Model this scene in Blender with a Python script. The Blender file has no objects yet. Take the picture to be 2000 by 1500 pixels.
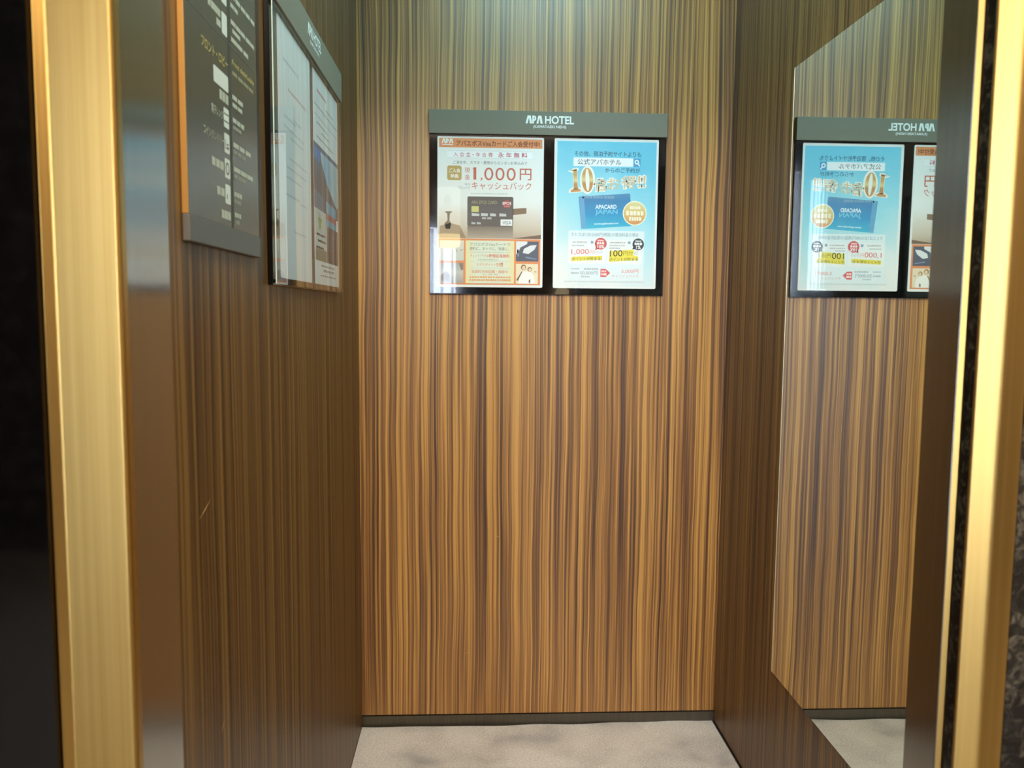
import bpy, bmesh, math, random
from mathutils import Vector, Matrix
random.seed(7)
C = bpy.context.scene.collection
SC = bpy.context.scene

# ------------------------------------------------------------------ camera, world, exposure
H = 1.222                                   # eye height above the carpet
F_PX = 1590.4
YAW, PITCH, ROLL = 0.04777, 0.09005, 0.00872
cam = bpy.data.cameras.new('camera')
cam_o = bpy.data.objects.new('camera', cam); C.objects.link(cam_o)
cam.sensor_width = 36.0; cam.sensor_fit = 'HORIZONTAL'; cam.lens = 36.0 * F_PX / 2000.0
cam.clip_start = 0.01
fw = Vector((math.sin(YAW)*math.cos(PITCH), math.cos(YAW)*math.cos(PITCH), -math.sin(PITCH)))
r0 = Vector((math.cos(YAW), -math.sin(YAW), 0)); u0 = r0.cross(fw)
rr = math.cos(ROLL)*r0 + math.sin(ROLL)*u0; uu = -math.sin(ROLL)*r0 + math.cos(ROLL)*u0
m4 = Matrix((rr, uu, -fw)).transposed().to_4x4(); m4.translation = Vector((0, 0, H))
cam_o.matrix_world = m4
cam.dof.use_dof = True; cam.dof.focus_distance = 1.75; cam.dof.aperture_fstop = 7.0
SC.camera = cam_o

w = bpy.data.worlds.new('world'); SC.world = w; w.use_nodes = True
w.node_tree.nodes['Background'].inputs[0].default_value = (0.9, 0.95, 1.0, 1)
w.node_tree.nodes['Background'].inputs[1].default_value = 0.03
SC.view_settings.view_transform = 'Standard'; SC.view_settings.look = 'None'
SC.view_settings.exposure = 0.0; SC.view_settings.gamma = 1.0
SC.view_settings.use_curve_mapping = False

CAR_LIGHT = 11.0; CAR_COL = (0.49, 1.0, 1.12)
LOBBY_LIGHT = 18.0; SPOT = 88.0; LOBBY_DEEP = 14.0; LOBBY_COL = (1.0, 0.80, 0.58)
DAY = 17.0; DAY_COL = (0.82, 0.95, 1.2)

# ------------------------------------------------------------------ room dimensions
XL, XR, YB = -0.3224, 0.7259, 2.3144
YF = 0.835                                   # inner face of the car front
CEIL = 2.45; HEAD = 2.20
LC = 2.72                                    # lobby ceiling

# ------------------------------------------------------------------ materials
MATS = {}
def nt(name):
    m = bpy.data.materials.new(name); m.use_nodes = True
    t = m.node_tree; b = t.nodes['Principled BSDF']
    return m, t, b
def lin(c):
    return tuple(((v/255.0)/12.92 if v/255.0 <= .04045 else (((v/255.0)+.055)/1.055)**2.4) for v in c)
def M(c, rough=.5, metal=0.0, spec=.5, name=None):
    """plain colour, c given in sRGB 0..255"""
    k = (tuple(c), rough, metal, spec)
    if k not in MATS:
        m, t, b = nt(name or 'paint_%d_%d_%d' % tuple(c))
        b.inputs['Base Color'].default_value = (*lin(c), 1); b.inputs['Roughness'].default_value = rough
        b.inputs['Metallic'].default_value = metal; b.inputs['Specular IOR Level'].default_value = spec
        MATS[k] = m
    return MATS[k]
def N(t, typ, **kw):
    n = t.nodes.new(typ)
    for k, v in kw.items(): setattr(n, k, v)
    return n
def math_n(t, op, a, b=None):
    n = N(t, 'ShaderNodeMath', operation=op)
    for i, v in enumerate((a, b)):
        if v is None: continue
        if isinstance(v, (int, float)): n.inputs[i].default_value = v
        else: t.links.new(v, n.inputs[i])
    return n.outputs[0]
def comb(t, x, y, z=0.0):
    n = N(t, 'ShaderNodeCombineXYZ')
    for i, v in enumerate((x, y, z)):
        if isinstance(v, (int, float)): n.inputs[i].default_value = v
        else: t.links.new(v, n.inputs[i])
    return n.outputs[0]
def noise(t, vec, scale=1.0, detail=2.0, rough=.5, dist=0.0):
    n = N(t, 'ShaderNodeTexNoise'); n.inputs['Scale'].default_value = scale
    n.inputs['Detail'].default_value = detail; n.inputs['Roughness'].default_value = rough
    n.inputs['Distortion'].default_value = dist
    t.links.new(vec, n.inputs['Vector']); return n.outputs['Fac']
def ramp(t, fac, stops):
    n = N(t, 'ShaderNodeValToRGB'); e = n.color_ramp.elements
    while len(e) < len(stops): e.new(.5)
    for el, (p, c) in zip(e, stops): el.position = p; el.color = (*c, 1)
    t.links.new(fac, n.inputs[0]); return n.outputs[0]

def make_wood(name, k, sp_=1.0):
    m, t, b = nt(name)
    tc = N(t, 'ShaderNodeTexCoord'); sp = N(t, 'ShaderNodeSeparateXYZ'); t.links.new(tc.outputs['Object'], sp.inputs[0])
    x, y, z = sp.outputs
    s = math_n(t, 'ADD', x, y)
    wob = noise(t, comb(t, math_n(t, 'MULTIPLY', s, 6), math_n(t, 'MULTIPLY', z, 1.6)), 1, 2)
    s = math_n(t, 'ADD', s, math_n(t, 'MULTIPLY', wob, .022))
    broad = noise(t, comb(t, math_n(t, 'MULTIPLY', s, 31), math_n(t, 'MULTIPLY', z, .25)), 1, 2)
    mid = noise(t, comb(t, math_n(t, 'MULTIPLY', s, 125), math_n(t, 'MULTIPLY', z, .5)), 1, 3, .65)
    fine = noise(t, comb(t, math_n(t, 'MULTIPLY', s, 420), math_n(t, 'MULTIPLY', z, 1.2)), 1, 2, .6)
    v = math_n(t, 'ADD', math_n(t, 'MULTIPLY', broad, .30), math_n(t, 'ADD', math_n(t, 'MULTIPLY', mid, .95), math_n(t, 'MULTIPLY', fine, .35)))
    v = math_n(t, 'SUBTRACT', v, .30)
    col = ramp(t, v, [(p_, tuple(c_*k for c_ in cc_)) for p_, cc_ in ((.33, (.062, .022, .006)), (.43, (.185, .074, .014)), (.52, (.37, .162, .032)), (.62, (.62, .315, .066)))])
    t.links.new(col, b.inputs['Base Color'])
    b.inputs['Roughness'].default_value = .43; b.inputs['Specular IOR Level'].default_value = sp_
    bp = N(t, 'ShaderNodeBump'); bp.inputs['Strength'].default_value = .04; bp.inputs['Distance'].default_value = .0006
    t.links.new(fine, bp.inputs['Height']); t.links.new(bp.outputs[0], b.inputs['Normal'])
    return m
WOOD = make_wood('zebrano_laminate', 1.0)
WOOD_SHADED = make_wood('shaded_zebrano_laminate', .36, .5)      # same laminate, with the shade on the side walls put into its colour

def brushed(name, c1, c2, rough, metal=1.0, axis_scale=(160, 160, 1.2), amt=.10, aniso=0.0):
    """metal with a vertical hairline finish"""
    m, t, b = nt(name)
    tc = N(t, 'ShaderNodeTexCoord'); mp = N(t, 'ShaderNodeMapping'); mp.inputs['Scale'].default_value = axis_scale
    t.links.new(tc.outputs['Object'], mp.inputs[0])
    f = noise(t, mp.outputs[0], 1, 3, .6)
    t.links.new(ramp(t, f, [(.3, c1), (.7, c2)]), b.inputs['Base Color'])
    t.links.new(math_n(t, 'ADD', math_n(t, 'MULTIPLY', f, amt), rough - amt*.5), b.inputs['Roughness'])
    b.inputs['Metallic'].default_value = metal
    if aniso:
        b.inputs['Anisotropic'].default_value = aniso; b.inputs['Anisotropic Rotation'].default_value = .25
        tn = N(t, 'ShaderNodeCombineXYZ'); tn.inputs[2].default_value = 1.0      # hairlines run vertically
        t.links.new(tn.outputs[0], b.inputs['Tangent'])
    return m
GOLD = brushed('brushed_gold', (.48, .295, .08), (.60, .385, .12), .34)
GREY_METAL = brushed('satin_bronze_steel', (.40, .40, .38), (.44, .44, .42), .20, amt=.02, aniso=.92)
HEADER = M((126, 122, 106), .6, 0, .35, name='header_metal')
BLACK_ACRYLIC = M((10, 10, 11), .08, 0, .5, 'black_acrylic')
DARK_METAL = brushed('kick_plate_metal', (.10, .085, .06), (.13, .11, .08), .45, .6)
SHADOW_GAP = M((12, 11, 9), .8, name='gap_black')

def make_marble():
    m, t, b = nt('dark_marble')
    tc = N(t, 'ShaderNodeTexCoord')
    f = noise(t, tc.outputs['Object'], 85, 5, .65, 1.2)
    g = noise(t, tc.outputs['Object'], 9, 4, .6, .8)
    v = math_n(t, 'ADD', math_n(t, 'MULTIPLY', f, .7), math_n(t, 'MULTIPLY', g, .3))
    t.links.new(ramp(t, v, [(.42, (.006, .006, .006)), (.52, (.022, .021, .018)), (.60, (.085, .075, .055)), (.72, (.15, .13, .09))]), b.inputs['Base Color'])
    b.inputs['Roughness'].default_value = .08
    return m
MARBLE = make_marble()
def make_black_granite():
    m, t, b = nt('black_granite')
    tc = N(t, 'ShaderNodeTexCoord')
    f = noise(t, tc.outputs['Object'], 60, 5, .7)
    t.links.new(ramp(t, f, [(.45, (.0015, .0015, .0015)), (.8, (.004, .0038, .0035))]), b.inputs['Base Color'])
    b.inputs['Roughness'].default_value = .06
    return m
GRANITE = make_black_granite()

def make_carpet():
    m, t, b = nt('carpet_pile')
    tc = N(t, 'ShaderNodeTexCoord')
    st = noise(t, tc.outputs['Object'], 5.5, 2, .5, .2)
    col = ramp(t, st, [(.26, lin((178, 165, 160))), (.40, lin((222, 205, 192))), (.62, lin((242, 224, 210)))])
    fib = noise(t, tc.outputs['Object'], 240, 4, .75)
    mx = N(t, 'ShaderNodeMix', data_type='RGBA', blend_type='MULTIPLY'); mx.inputs['Factor'].default_value = 1
    t.links.new(col, mx.inputs['A']); t.links.new(ramp(t, fib, [(.28, (.55, .54, .53)), (.68, (1.12, 1.12, 1.12))]), mx.inputs['B'])
    t.links.new(mx.outputs['Result'], b.inputs['Base Color'])
    b.inputs['Roughness'].default_value = .95; b.inputs['Specular IOR Level'].default_value = .1
    bp = N(t, 'ShaderNodeBump'); bp.inputs['Strength'].default_value = .5; bp.inputs['Distance'].default_value = .003
    t.links.new(fib, bp.inputs['Height']); t.links.new(bp.outputs[0], b.inputs['Normal'])
    return m
CARPET = make_carpet()

def make_mirror():
    m, t, b = nt('mirror_silver')
    b.inputs['Base Color'].default_value = (.70, .76, .72, 1); b.inputs['Metallic'].default_value = 1
    b.inputs['Roughness'].default_value = .012
    return m
MIRROR = make_mirror()
def make_pane():
    m, t, b = nt('clear_cover')
    out = t.nodes['Material Output']; t.nodes.remove(b)
    fr = N(t, 'ShaderNodeFresnel'); fr.inputs['IOR'].default_value = 1.45
    tr = N(t, 'ShaderNodeBsdfTransparent'); gl = N(t, 'ShaderNodeBsdfGlossy'); gl.inputs['Roughness'].default_value = .01
    mx = N(t, 'ShaderNodeMixShader')
    ge = N(t, 'ShaderNodeNewGeometry')
    t.links.new(math_n(t, 'MULTIPLY', fr.outputs[0], math_n(t, 'SUBTRACT', 1.0, ge.outputs['Backfacing'])), mx.inputs[0]); t.links.new(tr.outputs[0], mx.inputs[1]); t.links.new(gl.outputs[0], mx.inputs[2])
    t.links.new(mx.outputs[0], out.inputs[0]); return m
PANE = make_pane()
def emit(name, c, s):
    m, t, b = nt(name)
    b.inputs['Base Color'].default_value = (.8, .8, .8, 1)
    b.inputs['Emission Color'].default_value = (*c, 1); b.inputs['Emission Strength'].default_value = s
    return m
def grad(name, axis, stops, rough=.35, noisy=0.0):
    """printed colour gradient across a printed area (generated coordinates)"""
    m, t, b = nt(name)
    tc = N(t, 'ShaderNodeTexCoord'); sp = N(t, 'ShaderNodeSeparateXYZ'); t.links.new(tc.outputs['Generated'], sp.inputs[0])
    v = sp.outputs[axis]
    if noisy:
        v = math_n(t, 'ADD', v, math_n(t, 'MULTIPLY', math_n(t, 'SUBTRACT', noise(t, tc.outputs['Generated'], 3.0, 3), .5), noisy))
    t.links.new(ramp(t, v, [(p, lin(c)) for p, c in stops]), b.inputs['Base Color'])
    b.inputs['Roughness'].default_value = rough
    return m

# ------------------------------------------------------------------ mesh helpers
def tag(o, label=None, cat=None, group=None, kind=None):
    if label: o['label'] = label
    if cat: o['category'] = cat
    if group: o['group'] = group
    if kind: o['kind'] = kind
    return o
def empty(name, loc=(0, 0, 0), rot=(0, 0, 0)):
    o = bpy.data.objects.new(name, None); C.objects.link(o); o.location = loc; o.rotation_euler = rot
    o.empty_display_size = .05
    return o
def link(name, me, mat, parent=None):
    o = bpy.data.objects.new(name, me); C.objects.link(o)
    if mat: me.materials.append(mat)
    if parent: o.parent = parent
    return o
def from_bm(name, bm, mat, parent=None, smooth=False):
    me = bpy.data.meshes.new(name); bmesh.ops.recalc_face_normals(bm, faces=bm.faces)
    if smooth:
        for f in bm.faces: f.smooth = True
    bm.to_mesh(me); bm.free(); return link(name, me, mat, parent)
def box(name, lo, hi, mat, parent=None, bev=0.0, seg=2):
    bm = bmesh.new(); bmesh.ops.create_cube(bm, size=1)
    for v in bm.verts:
        v.co = Vector([(lo[i]+hi[i])/2 + v.co[i]*(hi[i]-lo[i]) for i in range(3)])
    if bev: bmesh.ops.bevel(bm, geom=bm.edges[:], offset=bev, segments=seg, affect='EDGES', profile=.5)
    return from_bm(name, bm, mat, parent)
def prism(name, pts, z0, z1, mat, parent=None, bev=0.0):
    """vertical prism over an XY outline"""
    bm = bmesh.new()
    a = [bm.verts.new((x, y, z0)) for x, y in pts]; b = [bm.verts.new((x, y, z1)) for x, y in pts]
    bm.faces.new(a); bm.faces.new(b[::-1]); n = len(pts)
    for i in range(n): bm.faces.new((a[i], b[i], b[(i+1) % n], a[(i+1) % n]))
    if bev:
        ed = [e for e in bm.edges if abs(e.verts[0].co.z-e.verts[1].co.z) > .01]
        bmesh.ops.bevel(bm, geom=ed, offset=bev, segments=3, affect='EDGES', profile=.5)
    return from_bm(name, bm, mat, parent)
def lathe(name, prof, mat, parent=None, seg=32):
    bm = bmesh.new(); rings = []
    for r, z in prof:
        rings.append([bm.verts.new((r*math.cos(2*math.pi*i/seg), r*math.sin(2*math.pi*i/seg), z)) for i in range(seg)])
    for a, b in zip(rings, rings[1:]):
        for i in range(seg): bm.faces.new((a[i], a[(i+1) % seg], b[(i+1) % seg], b[i]))
    return from_bm(name, bm, mat, parent, True)
# flat print, in the local plane of a sheet: x right, y up, z out of the sheet
def flat(name, polys, z, mat, parent):
    me = bpy.data.meshes.new(name); vs = []; fs = []
    for p in polys:
        fs.append(list(range(len(vs), len(vs)+len(p)))); vs += [(x, y, z) for x, y in p]
    me.from_pydata(vs, [], fs); me.update(); return link(name, me, mat, parent)
def rrect(x0, y0, x1, y1, r=0.0, n=5):
    if r <= 0: return [(x0, y0), (x1, y0), (x1, y1), (x0, y1)]
    out = []
    for cx, cy, a0 in ((x1-r, y0+r, -90), (x1-r, y1-r, 0), (x0+r, y1-r, 90), (x0+r, y0+r, 180)):
        for k in range(n+1):
            a = math.radians(a0+90*k/n); out.append((cx+r*math.cos(a), cy+r*math.sin(a)))
    return out
def disc(cx, cy, rx, ry=None, n=28):
    ry = ry or rx
    return [(cx+rx*math.cos(2*math.pi*i/n), cy+ry*math.sin(2*math.pi*i/n)) for i in range(n)]
def ring(cx, cy, rx, ry, ix, iy, n=32):
    o = disc(cx, cy, rx, ry, n); i_ = disc(cx, cy, ix, iy, n)
    return [[o[k], o[(k+1) % n], i_[(k+1) % n], i_[k]] for k in range(n)]
TXT = {}
def text_verts(s, bold):
    if (s, bold) not in TXT:
        c = bpy.data.curves.new('txt', 'FONT'); c.body = s; c.offset = bold; c.resolution_u = 3
        o = bpy.data.objects.new('txt', c); C.objects.link(o); bpy.context.view_layer.update()
        me = bpy.data.meshes.new_from_object(o.evaluated_get(bpy.context.evaluated_depsgraph_get()))
        V = [(v.co.x, v.co.y) for v in me.vertices]; Fc = [list(p.vertices) for p in me.polygons]
        bpy.data.objects.remove(o); bpy.data.curves.remove(c); bpy.data.meshes.remove(me)
        TXT[(s, bold)] = (V, Fc)
    return TXT[(s, bold)]
def text(name, s, x0, y0, x1, y1, z, mat, parent, bold=0.0, skew=0.0, rot=0.0):
    """lettering fitted into the box (x0,y0)-(x1,y1) of the sheet; skew lifts the right end"""
    V, Fc = text_verts(s, bold)
    ax = min(v[0] for v in V); bx = max(v[0] for v in V); ay = min(v[1] for v in V); by = max(v[1] for v in V)
    me = bpy.data.meshes.new(name); out = []
    for x, y in V:
        u = (x-ax)/(bx-ax); v = (y-ay)/max(by-ay, 1e-6)
        out.append((x0+u*(x1-x0), y0+v*(y1-y0)+skew*u, z))
    me.from_pydata(out, [], Fc); me.update(); return link(name, me, mat, parent)

# ================================================================== THE CAR: shell
floor = box('floor', (XL-.03, .767, -.03), (XR+.03, YB+.03, -.008), M((60, 55, 48), .8), None); tag(floor, 'dark base floor under the lift carpet', kind='structure')
# carpet with a slightly wavy edge at the back wall
bm = bmesh.new(); n = 40
xs = [XL+.001+(XR-XL-.006)*i/n for i in range(n+1)]
edge = []
for i, x in enumerate(xs):
    u = i/n
    e = YB-.006 - .004*math.sin(u*5.2) + (.012*max(0, (u-.78)/.22)) - .002*math.sin(u*23)
    edge.append(min(e, YB+.006))
ny = 30; grid = []
for j in range(ny+1):
    row = []
    for i, x in enumerate(xs):
        y = .84+(edge[i]-.84)*j/ny
        row.append(bm.verts.new((x, y, 0.0008*math.sin(x*31+y*17))))
    grid.append(row)
for j in range(ny):
    for i in range(n): bm.faces.new((grid[j][i], grid[j][i+1], grid[j+1][i+1], grid[j+1][i]))
r = bmesh.ops.extrude_face_region(bm, geom=bm.faces[:])
for v in [g for g in r['geom'] if isinstance(g, bmesh.types.BMVert)]: v.co.z = -.0075
carpet = from_bm('carpet', bm, CARPET)
tag(carpet, 'stained beige grey carpet covering the lift floor', 'carpet')

KICK = .030
wall_back = box('wall_back', (XL-.03, YB+.008, -.03), (XR+.03, YB+.03, CEIL), SHADOW_GAP); tag(wall_back, kind='structure')
mid = (XL+XR)/2
box('wood_panel', (XL, YB, KICK+.003), (mid-.0004, YB+.008, CEIL), WOOD, wall_back)
box('wood_panel', (mid+.0004, YB, KICK+.003), (XR, YB+.008, CEIL), WOOD, wall_back)
base = box('baseboard_back', (XL, YB+.001, -.0075), (XR, YB+.008, KICK-.002), DARK_METAL); tag(base, kind='structure')
wall_left = box('wall_left', (XL-.03, .8825, -.03), (XL-.010, YB+.03, CEIL), SHADOW_GAP); tag(wall_left, kind='structure')
box('wood_panel', (XL-.010, .8825, .0), (XL, YB-.0005, CEIL), WOOD_SHADED, wall_left)
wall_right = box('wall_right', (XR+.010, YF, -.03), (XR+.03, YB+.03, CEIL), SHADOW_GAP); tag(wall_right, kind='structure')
box('wood_panel', (XR, YF+.001, .004), (XR+.010, YB-.0005, CEIL), WOOD_SHADED, wall_right)

SCR = M((196, 150, 88), .6, name='scratch_bare')
def scratch(name, pts, wd, parent):       # a bare scrape: a thin sliver lying on the panel face
    a, b = map(Vector, pts); d = (b-a); nrm = Vector((1, 0, 0)) if abs(d.x) < 1e-6 else Vector((0, -1, 0))
    s = d.cross(nrm).normalized()*wd
    m_ = (a+b)/2
    me = bpy.data.meshes.new(name); off = nrm*.0003
    me.from_pydata([a+off, m_-s+off, b+off, m_+s+off], [], [(0, 1, 2, 3)]); me.update(); return link(name, me, SCR, parent)
scratch('scratch', ((XL, .957, H-.250), (XL, 1.003, H-.234)), .0016, wall_left)
scratch('scratch', ((XL, 1.020, H-.546), (XL, 1.036, H-.533)), .0014, wall_left)
scratch('scratch', ((.069, YB, H-.652), (.077, YB, H-.655)), .0012, wall_back)
scratch('scratch', ((.155, YB, H-1.113), (.165, YB, H-1.116)), .0010, wall_back)
scratch('scratch', ((-.028, YB, H-1.005), (.000, YB, H-1.000)), .0008, wall_back)

# car front: satin steel return panels either side of the 800 mm opening
wall_front = box('wall_front', (XL-.03, .775, HEAD), (XR+.03, YF, CEIL), GREY_METAL); tag(wall_front, kind='structure')
box('return_panel', (XL-.03, .767, -.0075), (XL+.0022, .8822, HEAD), GREY_METAL, wall_front, .001)
box('return_panel', (.4745, .777, -.0075), (XR+.03, YF, HEAD), GREY_METAL, wall_front, .001)
prism('edge_strip', ((.4755, .7768), (.4755, .7766), (.4799, .7742), (.4990, .7742), (.4990, .7768)), -.0075, HEAD, GOLD, wall_front)
ceiling = box('ceiling', (XL-.03, .76, CEIL), (XR+.03, YB+.03, CEIL+.04), M((92, 92, 88), .6)); tag(ceiling, kind='structure')
cl = empty('ceiling_light', (.235, 1.60, CEIL)); tag(cl, 'square cool white light panel in the lift ceiling', 'light')
box('light_frame', (-.30, -.36, -.012), (.30, .36, -.0002), M((150, 150, 148), .4, .8), cl, .002)
box('diffuser', (-.27, -.33, -.017), (.27, .33, -.0122), emit('lamp_diffuser_cool', CAR_COL, CAR_LIGHT), cl)

# ------------------------------------------------------------------ landing: frame, door, stone
door = empty('door_1', (.09, .72, 0)); tag(door, 'gold lift landing frame', kind='structure')
def local(o): return [-o.location[0], -o.location[1]]
dx, dy = local(door)
prism('jamb', [(x+dx, y+dy) for x, y in ((-.362, .7066), (-.3535, .7114), (-.3005, .709), (-.2978, .7115), (-.2978, .7195), (-.303, .7195), (-.303, .735), (-.362, .735))], -.02, HEAD+.02, GOLD, door, .0012)
prism('jamb', [(x+dx, y+dy) for x, y in ((.4520, .7120), (.4702, .7015), (.4912, .699), (.4912, .7323), (.4656, .7323))], -.02, HEAD+.02, GOLD, door, .0022)
box('head', (-.362+dx, .700+dy, HEAD+.0205), (.4912+dx, .735+dy, HEAD+.07), GOLD, door, .002)
land_door = box('door_2', (.4802, .738, .0), (1.05, .7722, HEAD), MARBLE, None, .001); tag(land_door, 'open landing door panel slid aside', kind='structure')
sill = box('trim_1', (-.36, .70, -.03), (1.06, .7668, -.006), brushed('sill_aluminium', (.35, .33, .30), (.45, .43, .39), .35)); tag(sill, 'metal door sill', kind='structure')
wl = box('wall_landing', (-.362, .69, HEAD+.071), (.4914, .75, LC), GRANITE); tag(wl, 'stone wall around the lift entrance', kind='structure')
box('stone_slab', (-2.4, .700, -.03), (-.3625, .76, LC), GRANITE, wl)
box('stone_slab', (.4915, .700, -.03), (1.9, .736, LC), MARBLE, wl)

# ------------------------------------------------------------------ lobby behind the camera (seen as reflections)
LB = -2.7
lf = box('floor_lobby', (-2.4, LB, -.03), (1.9, .699, -.004), M((168, 162, 150), .35)); tag(lf, kind='structure')
lc = box('ceiling_lobby', (-2.4, LB, LC), (1.9, .76, LC+.04), M((206, 196, 182), .8)); tag(lc, kind='structure')
o = box('wall_lobby_left', (-2.44, LB, -.03), (-2.4, .76, LC+.04), M((44, 36, 30), .5)); tag(o, kind='structure')
o = box('wall_lobby_right', (1.9, LB, -.03), (1.94, .76, LC+.04), M((226, 206, 172), .5)); tag(o, kind='structure')
wlb = empty('wall_lobby_back', (0, LB, 0)); tag(wlb, kind='structure')
LBM = M((74, 54, 38), .5, name='lobby_brown_wall')
wins = [(-1.82, -1.56, 1.40, 2.45), (-1.52, -1.04, .06, 2.52), (-.62, -.13, 1.20, 1.98)]
xs_ = [-2.4, -1.82, -1.56, -1.52, -1.04, -.62, -.13, 1.9]
for i in range(len(xs_)-1):
    a, b = xs_[i], xs_[i+1]
    wz = [q for q in wins if q[0] == a]
    if wz:
        box('wall_infill', (a, -.08, -.03), (b, 0, wz[0][2]), LBM, wlb); box('wall_infill', (a, -.08, wz[0][3]), (b, 0, LC+.04), LBM, wlb)
    else: box('wall_infill', (a, -.08, -.03), (b, 0, LC+.04), LBM, wlb)
DAYM = emit('daylight_pane', DAY_COL, DAY)
for k, (a, b, z0, z1) in enumerate(wins):
    wn = empty('window_%d' % (k+1), ((a+b)/2, LB-.06, z0)); tag(wn, 'small bright lobby window with vertical blinds', kind='structure')
    hw = (b-a)/2; hh = z1-z0
    box('pane', (-hw, -.012, 0), (hw, -.006, hh), DAYM, wn)
    fm = M((60, 58, 55), .4)
    box('frame', (-hw, -.005, 0), (-hw+.03, .03, hh), fm, wn); box('frame', (hw-.03, -.005, 0), (hw, .03, hh), fm, wn)
    box('frame', (-hw+.03, -.005, 0), (hw-.03, .03, .03), fm, wn); box('frame', (-hw+.03, -.005, hh-.03), (hw-.03, .03, hh), fm, wn)
    for j in range(5):
        sx = -hw+.06+j*(2*hw-.12)/4
        s = box('blind_slat', (-.032, -.0015, .04), (.032, .0015, hh-.04), M((205, 208, 210), .7), wn)
        s.location = (sx, .035, 0); s.rotation_euler = (0, 0, math.radians(38+9*j))
for k, (lx, ly, sx, sy) in enumerate(((.12, -.38, .45, .2), (.0, -1.9, .8, .3))):
    l = empty('lobby_light', (lx, ly, LC)); tag(l, ('short warm ceiling light panel just in front of the lift', 'long warm ceiling light panel deeper in the lobby')[k], 'light')
    box('light_frame', (-sx-.03, -sy-.03, -.012), (sx+.03, sy+.03, -.0002), M((150, 140, 120), .4, .8), l, .002)
    box('diffuser', (-sx, -sy, -.017), (sx, sy, -.0122), emit('lamp_diffuser_warm', LOBBY_COL, (LOBBY_LIGHT, LOBBY_DEEP)[k]), l)
# two unseen spotlights added to fill the back wall with warm light
for k, sx in enumerate((-.10, .24)):
    sp_ = empty('fill_spot', (sx, -.30, LC)); tag(sp_, ('added fill spotlight under the lobby ceiling, the one on the left', 'added fill spotlight under the lobby ceiling, the one on the right')[k], 'light', 'added fill spotlights')
    aim = Vector((.20, YB, .55)) - Vector((sx, -.30, LC-.10)); q_ = (-aim).to_track_quat('Z', 'Y')
    lathe('mount', [(.0005, -.0002), (.045, -.0002), (.045, -.018), (.012, -.022), (.012, -.062)], M((40, 40, 40), .5), sp_, 20)
    can = lathe('lamp_can', [(.0005, .07), (.05, .07), (.062, .05), (.066, -.045), (.060, -.045), (.052, .03), (.0005, .035)], M((34, 34, 36), .45), sp_, 24)
    can.location = (0, 0, -.10); can.rotation_euler = q_.to_euler()
    ld = bpy.data.lights.new('fill_lamp', 'SPOT'); ld.energy = SPOT; ld.color = (1.0, .84, .66); ld.spot_size = math.radians(66); ld.spot_blend = .6; ld.shadow_soft_size = .14
    lo = bpy.data.objects.new('fill_lamp', ld); C.objects.link(lo); lo.parent = can; lo.location = (0, 0, -.05)
# pendant drum lamp and a counter with a dome lamp
pl = empty('pendant_lamp', (-.175, -1.15, 1.66)); tag(pl, 'drum pendant lamp glowing yellow below, reflected in the left poster', 'lamp')
lathe('lamp_shade', [(.076, .085), (.080, .085), (.080, .40), (.076, .40), (.076, .085)], emit('shade_lit', (1.0, .93, .80), 2.2), pl)
lathe('glowing_diffuser', [(.0005, -.012), (.045, -.008), (.074, .004), (.079, .03), (.079, .0845), (.0005, .0845)], emit('diffuser_yellow', (1.0, .80, .36), 15.0), pl)
lathe('cord', [(.004, .30), (.004, LC-1.66)], M((30, 28, 26), .5), pl, 8)
ct = empty('counter', (1.2, LB+.3, 0)); tag(ct, 'dark wooden reception counter behind the camera, seen only in reflection', 'counter')
box('body', (-.6, -.22, -.004), (.65, .22, 1.06), M((58, 40, 26), .4), ct, .004); box('counter_top', (-.62, -.24, 1.0602), (.67, .26, 1.10), M((34, 28, 24), .2), ct, .004)
dl = empty('dome_lamp', (.76, LB+.3, 1.10)); tag(dl, 'small dome lamp with a warm shade standing on the counter', 'lamp')
lathe('base', [(.0005, .0), (.05, .0), (.05, .012), (.010, .02), (.008, .22)], M((150, 120, 70), .3, 1), dl, 20)
lathe('lamp_shade', [(.075, .20), (.072, .25), (.055, .30), (.025, .33), (.0005, .335)], emit('dome_shade', (1.0, .78, .42), 3.2), dl, 24)

# ================================================================== mirror on the right wall
mir = empty('mirror', (XR, 1.35, H-.860)); tag(mir, 'tall frameless wall mirror reflecting the posters on the right lift wall', 'mirror')
mh = 1.4099
box('mirror_glass', (-.0055, -.512, 0), (-.0004, .507, mh), MIRROR, mir)
EDGE = M((214, 200, 160), .25, .3, name='polished_edge')
box('polished_edge', (-.0060, .5072, 0), (-.0004, .5103, mh), EDGE, mir)

# ================================================================== lettering blocks
WHITE = M((240, 243, 238), .45, name='white_letter')
def apa_logo(name, x0, y0, x1, y1, z, mat, parent):
    """the three heavy letters of the hotel mark: a barless A, a P and a barless A"""
    wd = (x1-x0); hh = (y1-y0); P = []
    def A(ax, aw):
        q = [(0, 0), (.30, 0), (.52, .74), (.66, 0), (1, 0), (.78, 1), (.30, 1)]
        pts = [(x0+(ax+px*aw)*wd, y0+py*hh) for px, py in q]
        P.append([pts[0], pts[1], pts[2], pts[6]]); P.append([pts[2], pts[3], pts[4], pts[5]]); P.append([pts[6], pts[2], pts[5]])
    A(0, .38); A(.63, .37)
    px = .385; bx = lambda u, v: (x0+(px+u)*wd, y0+v*hh)
    P.append([bx(0, 0), bx(.10, 0), bx(.10, 1), bx(0, 1)])
    n_ = 10; o_ = []; i_ = []
    for k in range(n_+1):
        a = math.pi/2-math.pi*k/n_
        o_.append(bx(.10+.135*math.cos(a), .66+.34*math.sin(a))); i_.append(bx(.10+.045*math.cos(a), .66+.15*math.sin(a)))
    for k in range(n_): P.append([o_[k], o_[k+1], i_[k+1], i_[k]])
    return flat(name, P, z, mat, parent)
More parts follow.
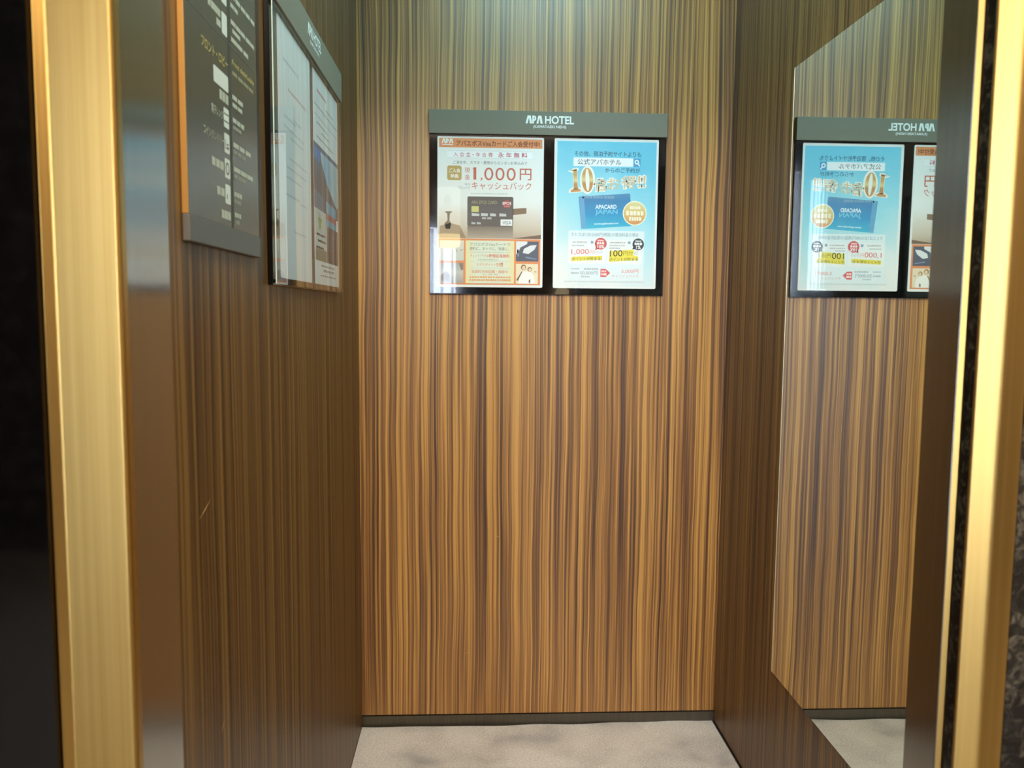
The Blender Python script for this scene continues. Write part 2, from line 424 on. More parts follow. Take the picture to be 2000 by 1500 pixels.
def header_lettering(hd, x0, W, z):
    # positions measured across the 660 mm wide header
    f = lambda u: x0+u*W
    apa_logo('logo_letters', f(.4009), .0305, f(.4726), .0520, z, WHITE, hd)
    text('hotel_lettering', 'HOTEL', f(.4821), .0300, f(.6042), .0518, z, WHITE, hd, .026)
    text('branch_lettering', '(KAMATAEKI NISHI)', f(.4334), .0165, f(.5717), .0262, z, WHITE, hd, .014)

def display(name, loc, rot, W, label, hdr=(.4385, .5028)):
    p = empty(name, loc, rot); tag(p, label, 'display panel')
    box('back_board', (0, 0, 0), (W, hdr[0]+.004, .0085), BLACK_ACRYLIC, p, .0008)
    hd = empty('header', (0, hdr[0], .0)); hd.parent = p
    box('header_plate', (-.001, .0002, .0), (W+.001, hdr[1]-hdr[0], .0165), HEADER, hd, .0009)
    header_lettering(hd, 0, W, .0170)
    pane = box('cover_pane', (.002, .002, .0125), (W-.002, hdr[0]-.0006, .0140), PANE, p)
    for cx, cy in ((.006, .006), (W-.006, .006)):
        box('spacer', (cx-.003, cy-.003, .0086), (cx+.003, cy+.003, .0124), BLACK_ACRYLIC, p)
    return p
SHEET_Z = .0090
def sheet(name, loc, rot, W, Hh, label, r=.004):
    p = empty(name, loc, rot); tag(p, label, 'poster')
    bm = bmesh.new(); vs = [bm.verts.new((x, y, 0)) for x, y in rrect(0, 0, W, Hh, r)]; f = bm.faces.new(vs)
    g = bmesh.ops.extrude_face_region(bm, geom=[f])
    for v in g['geom']:
        if isinstance(v, bmesh.types.BMVert): v.co.z = .0005
    from_bm('paper', bm, M((240, 241, 238), .5, name='poster_paper'), p)
    return p
L1, L2, L3, L4 = .00065, .0008, .00095, .0011          # print layers above the paper

ROT_B = (math.pi/2, 0, 0)
ROT_L = (math.pi/2, 0, math.pi/2)
PX0, PZ0 = -.1235, H+.0453
display('display_panel', (PX0, YB, PZ0), ROT_B, .66, 'black glazed notice board with grey hotel header on the back wall')

# ------------------------------------------------------------------ poster 1: card campaign, white and orange
PW, PH = .295, .4135
p1 = sheet('poster', (PX0+.0218, YB-SHEET_Z, PZ0+.019), ROT_B, PW, PH, 'white and orange credit card poster, left sheet on the back wall')
def mk(x0, x1, y0, y1, W, Hh):
    return lambda zx: (zx-x0)/(x1-x0)*W, lambda zy: (y1-zy)/(y1-y0)*Hh
X1, Y1 = mk(132, 930, 248, 1388, PW, PH)
cur = {}
def R(name, x0, y0, x1, y1, c, z=L1, r=0, parent=None, mat=None):
    P, X, Y = cur['P'], cur['X'], cur['Y']
    return flat(name, [rrect(X(x0), Y(y1), X(x1), Y(y0), r)], z, mat or M(c, .5), parent or P)
def G(name, polys, c, z=L1, parent=None, mat=None):
    if name == 'photo_detail' and len(polys) > 1:          # each painted shape of the little pictures is its own piece
        return [G(name, [q], c, z, parent, mat) for q in polys]
    X, Y = cur['X'], cur['Y']
    return flat(name, [[(X(a), Y(b)) for a, b in p] for p in polys], z, mat or M(c, .5), parent or cur['P'])
def T(name, s, x0, y0, x1, y1, c, z=L2, bold=.004, parent=None, skew=0.0, mat=None):
    X, Y = cur['X'], cur['Y']
    return text(name, s, X(x0), Y(y1), X(x1), Y(y0), z, mat or M(c, .5), parent or cur['P'], bold, skew)
def lines(name, x0, y0, x1, y1, c, z=L2, parent=None, words=9, fill=.72, seed=1):
    """one row of print too small to read: a broken rule"""
    rnd = random.Random(seed); P = []; x = x0; step = (x1-x0)/words
    for k in range(words):
        wv = step*(fill+rnd.uniform(-.12, .14)); P.append([(x, y1), (x+wv, y1), (x+wv, y0+rnd.uniform(0, .25)*(y1-y0)), (x, y0)]); x += step
    return G(name, P, c, z, parent)
cur = dict(P=p1, X=X1, Y=Y1)
ORANGE = (232, 148, 96); CRIM = (196, 78, 92); REDB = (203, 104, 82)
hb = R('headline_band', 145, 262, 918, 331, ORANGE)
apa_logo('logo_letters', X1(163), Y1(302), X1(250), Y1(266), L2, WHITE, hb)
R('logo_rule', 168, 309, 248, 315, (250, 240, 232), L2, 0, hb)
T('headline_text', 'アパエポスVisaカードご入会受付中!', 272, 277, 900, 321, (120, 58, 30), L2, .014, hb)
bx_ = R('free_fee_box', 205, 356, 845, 408, (247, 248, 249))
G('box_outline', [[(205, 355), (845, 355), (845, 357), (205, 357)], [(205, 407), (845, 407), (845, 409), (205, 409)]], (214, 214, 216), L2, bx_)
T('fee_text', '入 会 金・年 会 費', 252, 366, 545, 400, CRIM, L2, .0, bx_)
T('fee_text', '永 年 無 料', 585, 362, 806, 403, CRIM, L2, .012, bx_)
T('lead_text', 'ご滞在中、スマホ・携帯からカンタンお申込みで', 250, 430, 805, 456, (128, 128, 130), L1, .004)
gb = R('gold_badge', 205, 467, 313, 577, (196, 164, 98), L1, .006)
T('badge_text', 'ご入会', 218, 488, 304, 520, (250, 247, 238), L2, .02, gb); T('badge_text', '特典', 230, 530, 290, 562, (250, 247, 238), L2, .02, gb)
T('cash_text', '現', 336, 482, 376, 520, REDB, L1, .0); T('cash_text', '金', 336, 530, 376, 570, REDB, L1, .0)
# amount: figure one, comma and three noughts cut as shapes, like the poster's light numerals
amt = G('amount_figures', [[(402, 492), (404, 478), (423, 478), (423, 570), (402, 570)], [(396, 490), (404, 478), (404, 494)], [(455, 555), (470, 555), (468, 568), (458, 580), (454, 578), (460, 568)]], REDB, L1)
for cx in (517, 601, 685):
    G('amount_figures', ring(cx, 526, 34, 48, 20, 35), REDB, L1)
T('amount_figures', '円', 750, 482, 838, 570, REDB, L1, .008)
T('cashback_text', 'キャッシュバック', 390, 586, 838, 645, (206, 112, 96), L1, .003)
T('small_text', '当日', 336, 597, 375, 613, (150, 150, 150), L1, .0); T('small_text', 'フロントで', 287, 622, 375, 643, (150, 150, 150), L1, .0)
lines('fine_print', 385, 671, 662, 679, (206, 206, 204), L1, None, 14, .7, 3)
# photograph of the card on a table
ph = R('photo_background', 140, 690, 915, 1014, None, L1, 0, None, grad('photo_table', 1, [(0, (190, 168, 146)), (.25, (214, 200, 182)), (.55, (228, 220, 209)), (.8, (238, 238, 235)), (1, (240, 241, 238))], .5, .12))
G('table_shadow', [[(690, 1014), (915, 982), (915, 1014)]], (120, 96, 76), L2, ph)
G('table_shadow', [[(150, 925), (225, 900), (300, 918), (348, 1014), (150, 1014)]], (168, 142, 112), L2, ph)
G('bag_handle', [[(700, 786), (803, 779), (803, 822), (700, 834)]], (138, 112, 88), L2, ph)
lampg = G('bedside_lamp', [disc(208, 735, 30, 48)], (232, 233, 230), L2, ph)
G('bedside_lamp_stem', [[(186, 812), (246, 812), (226, 830), (222, 880), (236, 905), (228, 945), (196, 945), (184, 905), (208, 880), (206, 830)]], (120, 98, 68), L2, ph)
cd = R('card_picture', 357, 697, 703, 922, None, L2, .004, ph, grad('card_grey', 1, [(0, (96, 88, 84)), (.5, (92, 88, 90)), (1, (80, 76, 76))], .4, .3))
G('card_reflection', [[(357, 922), (703, 922), (703, 1014), (362, 1014)]], None, L2, ph, grad('card_reflection', 1, [(0, (184, 168, 152)), (1, (132, 118, 108))], .5, .2))
T('card_text', 'APA EPOS CARD', 388, 728, 580, 753, (168, 160, 120), L3, .004, cd)
G('card_emblem', [disc(655, 752, 33, 30)], (178, 78, 76), L3, cd); T('card_text', 'EPOS', 622, 735, 688, 757, (250, 236, 234), L4, .02, cd); T('card_text', 'CARD', 634, 763, 678, 773, (240, 200, 196), L4, .0, cd)
R('card_chip', 388, 770, 443, 815, (214, 206, 128), L3, .0018, cd)
lines('card_number', 390, 822, 668, 845, (206, 206, 208), L3, cd, 4, .74, 6); lines('card_number', 468, 852, 545, 868, (184, 184, 186), L3, cd, 2, .8, 7)
lines('card_number', 388, 890, 470, 907, (190, 190, 190), L3, cd, 2, .82, 8)
vb = R('card_mark_box', 608, 868, 697, 916, (242, 242, 240), L3, .0008, cd); T('card_mark', 'VISA', 622, 880, 690, 906, (130, 134, 150), L4, .01, cd)
# orange framed lower block
R('orange_block', 142, 1017, 912, 1368, ORANGE, L2)
gbx = R('offer_box', 345, 1031, 713, 1358, None, L3, .001, None, grad('offer_box', 0, [(0, (238, 226, 172)), (.2, (228, 234, 216)), (.8, (228, 234, 216)), (1, (238, 226, 172))], .5))
GR = (126, 130, 104); OR2 = (222, 130, 74); PK = (220, 118, 100)
T('offer_text', 'アパエポスVisaカードで', 376, 1046, 683, 1071, GR, L4, .0, gbx); T('offer_text', '便利に、おトクに、快適に。', 376, 1079, 672, 1105, GR, L4, .004, gbx)
lines('fine_print', 380, 1117, 683, 1122, (176, 178, 160), L4, gbx, 30, .5, 9)
T('offer_text', 'チェックアウト', 380, 1136, 505, 1158, (196, 140, 112), L4, .0, gbx); T('offer_text', '1時間延長無料', 511, 1133, 679, 1161, PK, L4, .012, gbx)
lines('fine_print', 440, 1172, 600, 1180, (186, 188, 170), L4, gbx, 12, .6, 10); lines('fine_print', 385, 1186, 683, 1190, (196, 198, 182), L4, gbx, 30, .5, 11)
T('offer_text', 'エポスポイント', 427, 1203, 576, 1222, OR2, L4, .0, gbx); T('offer_text', '5倍', 579, 1197, 631, 1228, OR2, L4, .01, gbx)
lines('fine_print', 385, 1238, 683, 1242, (196, 198, 182), L4, gbx, 30, .5, 12)
T('offer_text', '全国約7000店舗・施設の', 390, 1254, 666, 1279, OR2, L4, .004, gbx); T('offer_text', '割引・特典・優待', 475, 1283, 590, 1295, (206, 150, 110), L4, .0, gbx)
lines('fine_print', 375, 1303, 690, 1317, (232, 176, 120), L4, gbx, 16, .8, 13); lines('fine_print', 375, 1324, 690, 1340, (232, 170, 112), L4, gbx, 18, .8, 14)
a = R('small_photo', 150, 1032, 332, 1185, None, L3, 0, None, grad('photo_pale', 1, [(0, (206, 212, 204)), (.6, (222, 220, 208)), (1, (230, 224, 210))], .5, .4))
G('photo_detail', [[(255, 1080), (262, 1078), (286, 1118), (281, 1122)]], (170, 172, 164), L4, a); G('photo_detail', [[(300, 1105), (326, 1096), (326, 1103), (302, 1112)]], (170, 172, 164), L4, a)
a = R('small_photo', 150, 1204, 328, 1358, None, L3, 0, None, grad('photo_grey', 1, [(0, (168, 168, 166)), (.5, (206, 206, 202)), (1, (176, 176, 178))], .5, .5))
G('photo_detail', [[(292, 1205), (328, 1204), (328, 1252), (312, 1262)], [(160, 1296), (196, 1262), (232, 1300), (220, 1340), (160, 1340)]], (142, 134, 126), L4, a)
a = R('small_photo', 727, 1033, 898, 1186, (92, 96, 112), L3)
G('photo_detail', [[(727, 1033), (812, 1033), (812, 1052), (760, 1080), (740, 1130), (727, 1130)], [(786, 1090), (840, 1062), (884, 1060), (866, 1096), (820, 1130), (778, 1122)]], (232, 234, 236), L4, a)
G('photo_detail', [[(735, 1100), (742, 1092), (752, 1120), (748, 1150), (738, 1150)], [(800, 1150), (884, 1165), (884, 1172), (800, 1160)]], (126, 150, 180), L4, a)
a = R('small_photo', 727, 1205, 895, 1358, (240, 226, 196), L3)
G('photo_detail', [disc(785, 1232, 20, 22), disc(832, 1247, 17, 18)], (156, 116, 84), L4, a)
G('photo_detail', [disc(787, 1236, 13, 16), disc(834, 1250, 11, 13)], (236, 208, 178), L4+.0001, a)
G('photo_detail', [[(745, 1358), (760, 1290), (784, 1262), (812, 1262), (842, 1270), (868, 1300), (872, 1358)]], (248, 246, 240), L4, a)
G('photo_detail', [[(730, 1330), (772, 1262), (778, 1264), (742, 1336)], [(826, 1330), (838, 1322), (836, 1352), (826, 1352)], [(868, 1262), (884, 1264), (884, 1270), (868, 1267)]], (120, 92, 70), L4+.0001, a)

# ------------------------------------------------------------------ poster 2: blue booking poster
PW2, PH2 = .2923, .4135
p2 = sheet('poster', (PX0+.3464, YB-SHEET_Z, PZ0+.019), ROT_B, PW2, PH2, 'blue ten times better booking poster, right sheet on the back wall')
X2, Y2 = mk(998, 1784, 262, 1392, PW2, PH2)
def blue_print():
    m, t, b = nt('blue_print')
    tc = N(t, 'ShaderNodeTexCoord'); sp = N(t, 'ShaderNodeSeparateXYZ'); t.links.new(tc.outputs['Generated'], sp.inputs[0])
    nz = noise(t, tc.outputs['Generated'], 2.6, 3)
    v = math_n(t, 'ADD', math_n(t, 'MULTIPLY', sp.outputs[1], .95), math_n(t, 'MULTIPLY', sp.outputs[0], .22))
    v = math_n(t, 'ADD', v, math_n(t, 'MULTIPLY', math_n(t, 'SUBTRACT', nz, .5), .55))
    t.links.new(ramp(t, v, [(.06, lin((238, 240, 238))), (.30, lin((204, 232, 236))), (.62, lin((160, 222, 236))), (1.0, lin((112, 202, 228)))]), b.inputs['Base Color'])
    b.inputs['Roughness'].default_value = .5
    return m
cur = dict(P=p2, X=X2, Y=Y2)
R('blue_background', 1019, 282, 1768, 1376, None, L1, 0, None, blue_print())
NAVY = (52, 84, 112); DK = (70, 74, 78)
T('lead_text', 'その他、宿泊予約サイトよりも', 1148, 353, 1652, 393, NAVY, L2, .008)
sb = R('search_box', 1142, 403, 1592, 467, (244, 246, 247), L2); T('search_text', '公式アパホテル', 1172, 413, 1503, 456, DK, L3, .002, sb)
si = R('search_icon', 1598, 404, 1648, 466, (78, 160, 206), L2)
G('magnifier', ring(1620, 431, 17, 18, 8, 9) + [[(1628, 448), (1634, 440), (1646, 458), (1640, 464)]], (246, 248, 250), L3, si)
T('lead_text', 'からのご予約が', 1382, 476, 1646, 513, NAVY, L2, .006)
# the gold figure ten with a white halo
HALO = (246, 244, 234); SLANT = math.radians(4.5)
GOLDP = grad('gold_print', 1, [(0, (206, 150, 92)), (.35, (196, 140, 84)), (.5, (232, 210, 150)), (.75, (204, 156, 92)), (1, (214, 168, 110))], .45)
one = [[(1140, 500), (1168, 494), (1178, 640), (1148, 644)], [(1112, 504), (1166, 488), (1168, 500), (1142, 506)], [(1124, 650), (1148, 638), (1180, 636), (1198, 645), (1198, 658), (1124, 664)]]
def grow(p, d):
    cx = sum(a for a, b in p)/len(p); cy = sum(b for a, b in p)/len(p); out = []
    for a, b in p:
        v = Vector((a-cx, b-cy)); v += v.normalized()*d; out.append((cx+v.x, cy+v.y))
    return out
G('ten_halo', [grow(p, 15) for p in one] + [disc(1249, 570, 58, 106)], HALO, L2)
tn = G('ten_figures', one, None, L3, None, GOLDP)
def nought(cx, cy, rx, ry, ix, iy, tilt):
    out = []
    for q in ring(cx, cy, rx, ry, ix, iy):
        out.append([((x-cx)*math.cos(tilt)-(y-cy)*math.sin(tilt)+cx, (x-cx)*math.sin(tilt)+(y-cy)*math.cos(tilt)+cy) for x, y in q])
    return out
G('ten_figures', nought(1249, 570, 43, 92, 15, 84, -.06), None, L3, None, GOLDP)
for (s, x0, x1, y0, y1) in (('倍', 1303, 1388, 560, 655), ('お', 1398, 1498, 558, 640), ('得', 1506, 1618, 540, 632), ('!!', 1632, 1690, 534, 624)):
    X, Y = X2, Y2
    text('slogan_halo', s, X(x0-7), Y(y1+7), X(x1+7), Y(y0-7), L2, M(HALO, .5), p2, .11, .002)
    text('slogan_text', s, X(x0), Y(y1), X(x1), Y(y0), L3, M((222, 196, 156), .45), p2, .004, .002)
# card
c2 = G('card_picture', [[(1185, 697), (1568, 667), (1575, 674), (1590, 905), (1584, 913), (1208, 941)]], None, L2, None, grad('card_blue', 1, [(0, (64, 184, 214)), (.45, (52, 150, 200)), (.8, (66, 136, 184)), (1, (92, 150, 186))], .4, .3))
G('card_band', [[(1190, 700), (1224, 697), (1246, 937), (1210, 940)]], (110, 168, 208), L3, c2)
lines('card_fine_print', 1212, 688, 1458, 708, (128, 164, 190), L3, c2, 9, .8, 21)
T('card_text', 'APACARD', 1312, 756, 1473, 788, (236, 246, 250), L3, .03, c2, .0012)
T('card_text', 'JAPAN', 1312, 792, 1482, 836, (124, 206, 230), L3, .02, c2, .0012)
T('card_text', 'www.apahotel.com', 1305, 893, 1490, 912, (226, 244, 250), L3, .02, c2, .0032)
cc = G('gold_seal', [disc(1612, 816, 91, 93)], (250, 246, 226), L3)
G('seal_face', [disc(1612, 816, 84, 86)], None, L3+.00008, cc, grad('seal_gold', 1, [(0, (218, 150, 96)), (.45, (226, 190, 116)), (1, (226, 218, 160))], .45))
for k, (ya, yb, xa, xb) in enumerate(((762, 785, 1575, 1655), (797, 832, 1548, 1685), (842, 872, 1570, 1665))):
    lines('seal_print', xa, ya, xb, yb, (248, 240, 214), L4+.0001, cc, 5, .84, 30+k)
# conditions block
R('conditions_block', 1112, 952, 1690, 1330, (228, 240, 242), L2, .003)
TEAL = (120, 158, 176); LG = (186, 190, 192)
T('condition_text', 'たとえば1泊10,000円(税抜)の宿泊料金の場合', 1135, 966, 1646, 1000, TEAL, L3, .002)
R('offer_card', 1112, 1020, 1398, 1205, (240, 242, 241), L3, .002); R('offer_card', 1410, 1020, 1668, 1205, (240, 242, 241), L3, .002)
for k, q in enumerate(((1145, 1033, 1254, 1046), (1140, 1060, 1235, 1070), (1430, 1035, 1548, 1046), (1425, 1058, 1545, 1068), (1425, 1078, 1505, 1088))):
    lines('fine_print', *q, LG, L4, None, 8, .78, 40+k)
R('marker', 1282, 1030, 1302, 1050, (138, 172, 196), L4); R('marker', 1565, 1030, 1585, 1050, (138, 172, 196), L4)
rb = G('red_bubble', [disc(1358, 1050, 45, 45), [(1322, 1070), (1316, 1100), (1345, 1088)]], (214, 92, 96), L4)
lines('bubble_print', 1334, 1020, 1382, 1032, (248, 214, 210), L4+.0001, rb, 3, .85, 50); lines('bubble_print', 1330, 1037, 1388, 1055, (248, 230, 226), L4+.0001, rb, 3, .85, 51)
T('bubble_text', '10%', 1332, 1060, 1386, 1086, (250, 244, 242), L4+.0001, .02, rb)
kb = G('black_bubble', [disc(1644, 1052, 44, 45), [(1608, 1074), (1598, 1088), (1630, 1090)]], (60, 66, 74), L4)
lines('bubble_print', 1622, 1022, 1668, 1034, (206, 208, 210), L4+.0001, kb, 3, .85, 52); lines('bubble_print', 1616, 1038, 1674, 1056, (244, 244, 244), L4+.0001, kb, 3, .85, 53)
T('bubble_text', '1%', 1628, 1060, 1664, 1088, (246, 246, 246), L4+.0001, .025, kb)
YEL = (240, 222, 84)
T('points_text', '1,000', 1135, 1094, 1268, 1140, (226, 122, 112), L4, .004, None, .0012); T('points_text', '円', 1274, 1102, 1302, 1132, (236, 170, 160), L4, .0, None, .0004); T('points_text', '分もの', 1306, 1100, 1374, 1130, LG, L4, .0, None, .0008)
G('yellow_marker', [[(1136, 1152), (1370, 1142), (1370, 1172), (1136, 1186)]], YEL, L4); T('points_text', 'ポイントが貯まる!', 1140, 1156, 1368, 1182, (112, 112, 60), L4+.0001, .006, None, .002)
G('yellow_marker', [[(1428, 1104), (1612, 1092), (1612, 1138), (1645, 1144), (1645, 1172), (1422, 1188)]], YEL, L4)
T('points_text', '100', 1430, 1100, 1525, 1148, (70, 66, 40), L4+.0001, .004, None, .0012); T('points_text', '円分', 1532, 1104, 1606, 1138, (130, 118, 48), L4+.0001, .002, None, .0008); T('points_text', 'の', 1616, 1106, 1642, 1134, LG, L4+.0001, .0, None, 0)
T('points_text', 'ポイントが貯まる', 1424, 1157, 1644, 1184, (112, 112, 60), L4+.0001, .006, None, .002)
for k, q in enumerate(((1135, 1238, 1200, 1248), (1235, 1236, 1348, 1250), (1135, 1268, 1195, 1282), (1210, 1296, 1278, 1308))): lines('fine_print', *q, LG, L3, None, 6, .78, 60+k)
T('bonus_text', '50,000円', 1205, 1260, 1336, 1290, (140, 150, 158), L3, .0)
ar = G('red_arrow', [[(1360, 1242), (1400, 1242), (1434, 1273), (1400, 1304), (1360, 1304)]], (220, 94, 98), L3)
lines('arrow_print', 1368, 1252, 1404, 1268, (250, 214, 206), L4, ar, 3, .85, 71); lines('arrow_print', 1366, 1274, 1408, 1292, (250, 224, 216), L4, ar, 3, .85, 72)
T('bonus_text', '5,000円', 1520, 1243, 1650, 1275, (232, 152, 140), L3, .004); T('bonus_text', 'キャッシュバック', 1447, 1284, 1650, 1306, (232, 166, 156), L3, .0)
lines('fine_print', 1085, 1335, 1700, 1346, (206, 214, 214), L3, None, 40, .7, 73)

# ================================================================== display on the left wall
LY0, LZ0 = 1.302, H+.037
LW = .642
display('display_panel', (XL, LY0, LZ0), ROT_L, LW, 'black glazed notice board with grey hotel header on the left wall', (.436, .5005))
EDGEG = box('glass_edge', (.0, .002, .0126), (.0016, .434, .0141), M((196, 222, 214), .2), bpy.data.objects['display_panel.001'])
p3 = sheet('poster', (XL+SHEET_Z, 1.350, LZ0+.013), ROT_L, .258, .416, 'plain white notice with faint lines of text on the left wall')
cur = dict(P=p3, X=lambda v: v*.258, Y=lambda v: v*.416)
def rule(name, x0, y0, x1, hgt, c, words, seed, parent=None): lines(name, x0, y0+hgt, x1, y0, c, L1, parent, words, .8, seed)
rule('heading_print', .15, .855, .62, .012, (196, 206, 206), 9, 81); rule('red_print', .28, .755, .86, .012, (228, 192, 192), 11, 82)
for k, (x0, x1, y) in enumerate(((.16, .50, .640), (.42, .68, .655), (.15, .78, .600), (.34, .74, .570), (.30, .86, .485), (.22, .84, .445), (.20, .66, .405), (.16, .60, .335), (.62, .86, .325), (.40, .78, .195))):
    rule('text_print', x0, y, x1, .009, (204, 216, 214), 12, 90+k)
p4 = sheet('poster', (XL+SHEET_Z, 1.6385, LZ0+.013), ROT_L, .282, .416, 'white notice with mountain lake picture and dark panels on the left wall')
cur = dict(P=p4, X=lambda v: v*.282, Y=lambda v: v*.416)
rule('heading_print', .14, .915, .52, .014, (206, 150, 150), 8, 101); rule('heading_print', .50, .875, .80, .010, (170, 176, 180), 7, 102)
G('rule_line', [[(.04, .845), (.98, .845), (.98, .850), (.04, .850)], [(.04, .80), (.98, .80), (.98, .803), (.04, .803)]], (130, 146, 150), L1)
for k, (x0, x1, y) in enumerate(((.12, .56, .765), (.30, .60, .735), (.12, .80, .70))): rule('text_print', x0, y, x1, .009, (150, 166, 168), 9, 105+k)
G('blue_band', [[(.0, .645), (1.0, .645), (1.0, .668), (.0, .668)]], (64, 96, 128), L1)
ph4 = G('lake_photo', [[(.0, .36), (1.0, .36), (1.0, .645), (.0, .645)]], None, L1, None, grad('photo_lake', 1, [(0, (76, 86, 104)), (.5, (70, 82, 98)), (1, (96, 116, 132))], .5, .3))
G('photo_sky', [[(.0, .60), (.22, .585), (.25, .645), (.0, .645)]], (54, 128, 196), L2, ph4)
G('photo_sky', [[(.25, .645), (.28, .60), (.55, .50), (.92, .42), (1.0, .44), (1.0, .645)]], None, L2, ph4, grad('photo_snow', 0, [(0, (190, 216, 226)), (.3, (96, 176, 214)), (.6, (176, 206, 214)), (1, (166, 196, 200))], .5, .4))
G('photo_cliff', [[(.0, .36), (.34, .36), (.34, .43), (.0, .45)]], (92, 118, 138), L2, ph4)
G('blue_ribbon', [[(.45, .36), (.90, .36), (.90, .412), (.45, .425)], [(.45, .30), (.90, .30), (.90, .33), (.45, .335)]], (92, 168, 196), L2)
G('red_ribbon', [[(.45, .335), (.90, .33), (.90, .36), (.45, .37)]], (166, 70, 76), L2)
G('map_panel', [[(.03, .115), (.46, .115), (.46, .355), (.03, .355)]], (206, 210, 204), L1)
st = []
for k in range(10):
    a_ = math.pi/2+k*math.pi/5; rd = (.085, .036)[k % 2]; st.append((.20+rd*math.cos(a_), .300+rd*.7*math.sin(a_)))
G('green_star', [[st[k], st[(k+1) % 10], (.20, .300)] for k in range(10)], (150, 170, 60), L2)
for k, (x0, x1, y) in enumerate(((.08, .40, .235), (.12, .42, .205), (.06, .36, .172), (.14, .40, .145))): rule('map_print', x0, y, x1, .011, (136, 160, 172), 4, 115+k)
G('olive_panel', [[(.03, .055+.06), (.46, .055+.06), (.46, .17), (.03, .17)]], (122, 126, 108), L2)
dp = G('dark_panel', [[(.47, .17), (.97, .17), (.97, .30), (.47, .30)], [(.47, .115), (.97, .115), (.97, .17), (.47, .17)]], (78, 74, 84), L1)
rule('panel_print', .72, .25, .84, .008, (140, 146, 150), 3, 120, dp); rule('panel_print', .70, .185, .80, .008, (140, 146, 150), 3, 121, dp)
for k, (x0, x1, y, h_) in enumerate(((.24, .80, .088, .010), (.32, .78, .064, .012), (.20, .86, .040, .007))): rule('footer_print', x0, y, x1, h_, (150, 154, 146), 8, 124+k)

# ================================================================== floor directory on the left wall
DY0, DW, DZ0, DH = .930, .300, H+.074, .72
dr = empty('floor_directory', (XL, DY0, DZ0), ROT_L); tag(dr, 'bronze floor guide plate with white pictograms and a gold edge on left wall', 'sign')
PLATE = brushed('guide_plate', (.125, .118, .092), (.145, .135, .105), .26, .55, (60, 60, 60), .02)
box('plate', (.0022, .0302, .0), (DW, DH, .0066), PLATE, dr, .0004)
box('edge_strip', (.0, .0302, .0), (.0021, DH, .0068), M((190, 144, 78), .4, .4, name='gold_edge'), dr, .0004)
box('bottom_bar', (.0, .0, .0), (DW+.001, .0298, .0080), M((104, 104, 100), .5, .3, name='grey_bar'), dr, .001)
flat('divider_line', [rrect(.1630, .031, .1740, DH-.01)], .00675, M((70, 68, 57), .6), dr)
DZL = .0069; TXW = M((222, 227, 214), .6, name='guide_white'); TXG = M((190, 192, 172), .6, name='guide_grey'); TXY = M((206, 186, 112), .5, name='guide_gold')
TXD = M((96, 94, 82), .6, name='guide_dark'); TXS = M((152, 152, 134), .6, name='guide_small')
IR = .1605
def icon(yc, kind, wd=.0225, hh=.0245):
    ic = flat('pictogram', [rrect(IR-wd, yc-hh/2, IR, yc+hh/2, .003)], DZL, TXW, dr)
    c = IR-wd/2
    if kind == 'bars': P = [rrect(c-wd*.45, yc-.005, c+wd*.45, yc-.0037), rrect(c-wd*.45, yc+.0042, c+wd*.45, yc+.0055)]
    elif kind == 'machine': P = [rrect(c-.008, yc-.008, c-.006, yc+.004), rrect(c-.002, yc-.007, c+.007, yc-.004), rrect(c-.002, yc-.002, c+.007, yc)]
    elif kind == 'washer': P = ring(c, yc, .0075, .0080, .0050, .0055, 16)
    elif kind == 'key': P = [rrect(c-.005, yc-.006, c-.002, yc)]
    else: P = []
    if P: flat('pictogram_mark', P, DZL+.0002, TXD, ic)
def dtext(s, x1, yc, wd, hh, mat, left=False, bold=.0):
    if left: text('guide_text', s, x1, yc-hh/2, x1+wd, yc+hh/2, DZL, mat, dr, bold)
    else: text('guide_text', s, x1-wd, yc-hh/2, x1, yc+hh/2, DZL, mat, dr, bold)
def drule(x0, yc, wd, hh, mat, seed, words=4):
    """a row of print too small and slanted to read"""
    rnd = random.Random(seed); P = []; x = x0; st_ = wd/words
    for k in range(words):
        P.append(rrect(x, yc-hh/2, x+st_*rnd.uniform(.84, .97), yc+hh/2)); x += st_
    flat('guide_print', P, DZL, mat, dr)
RX = .1775
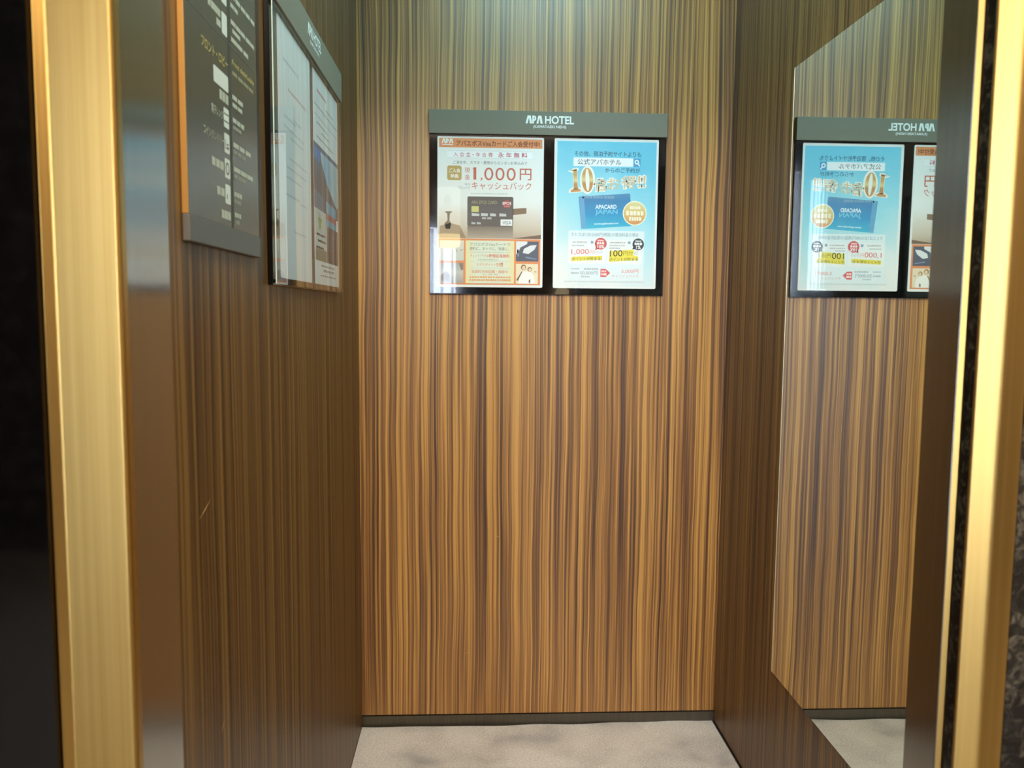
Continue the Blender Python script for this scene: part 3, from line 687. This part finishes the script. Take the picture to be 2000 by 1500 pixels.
rows = [  # height above the sign foot, label (text or None for an unreadable one), pictogram, label width, widths of the two english rows
    (.0440, None, None, .040, (.030, .022)),
    (.0710, None, 'key', .032, (.036, .030)),
    (.1035, None, 'washer', .050, (.096, .056)),
    (.1350, 'コインランドリー', 'machine', .078, (.086, .060)),
    (.1665, '電子レンジ', 'bars', .047, (.056, .040)),
]
for yc, jp, ic, wd, (e1, e2) in rows:
    if ic:
        icon(yc, ic)
        if jp: dtext(jp, .1365, yc, wd, .0105, TXG, False, .012)
        else: drule(.1365-wd, yc, wd, .0100, TXG, int(yc*1e4)+3, 3 if wd > .04 else 2)
    else: drule(IR-wd, yc, wd, .0105, TXG, 5, 3)
    drule(RX, yc+.0050, e1, .0060, TXG, int(yc*1e4), 3); drule(RX, yc-.0042, e2, .0050, TXS, int(yc*1e4)+1, 3)
drule(IR-.038, .1905, .038, .0120, TXG, 7, 3); drule(RX, .2010, .050, .0060, TXG, 8, 2); drule(RX, .1910, .048, .0055, TXG, 9, 2)
flat('pictogram', [rrect(IR-.060, .2000, IR, .2200, .003)], DZL, TXW, dr)
dtext('フロント・ロビー', IR, .2355, .103, .0130, TXY, False, .016)
dtext('Front desk/Lobby', RX+.002, .2445, .106, .0085, TXY, True, .016); drule(RX+.002, .2320, .104, .0050, M((150, 146, 110), .6), 21, 4)
flat('row_line', [rrect(.004, .2630, DW-.004, .2640)], DZL, M((112, 108, 96), .6), dr)
drule(RX, .2740, .085, .0060, TXG, 22, 3); drule(RX+.006, .2860, .038, .0055, TXG, 23, 1); drule(RX, .2960, .116, .0060, TXG, 24, 5)
icon(.2820, None, .0225, .0270); drule(.085, .2890, .050, .0090, TXG, 25, 4); drule(.1170, .2760, .018, .0085, TXG, 26, 1)
drule(RX, .3170, .034, .0055, TXG, 27, 2); drule(RX, .3300, .120, .0060, TXG, 28, 5); drule(.060, .3160, .072, .0100, TXG, 29, 5)
icon(.3190, None); drule(RX, .3600, .10, .0060, TXG, 30, 4); icon(.3520, None); drule(.070, .3520, .060, .0095, TXG, 31, 4)
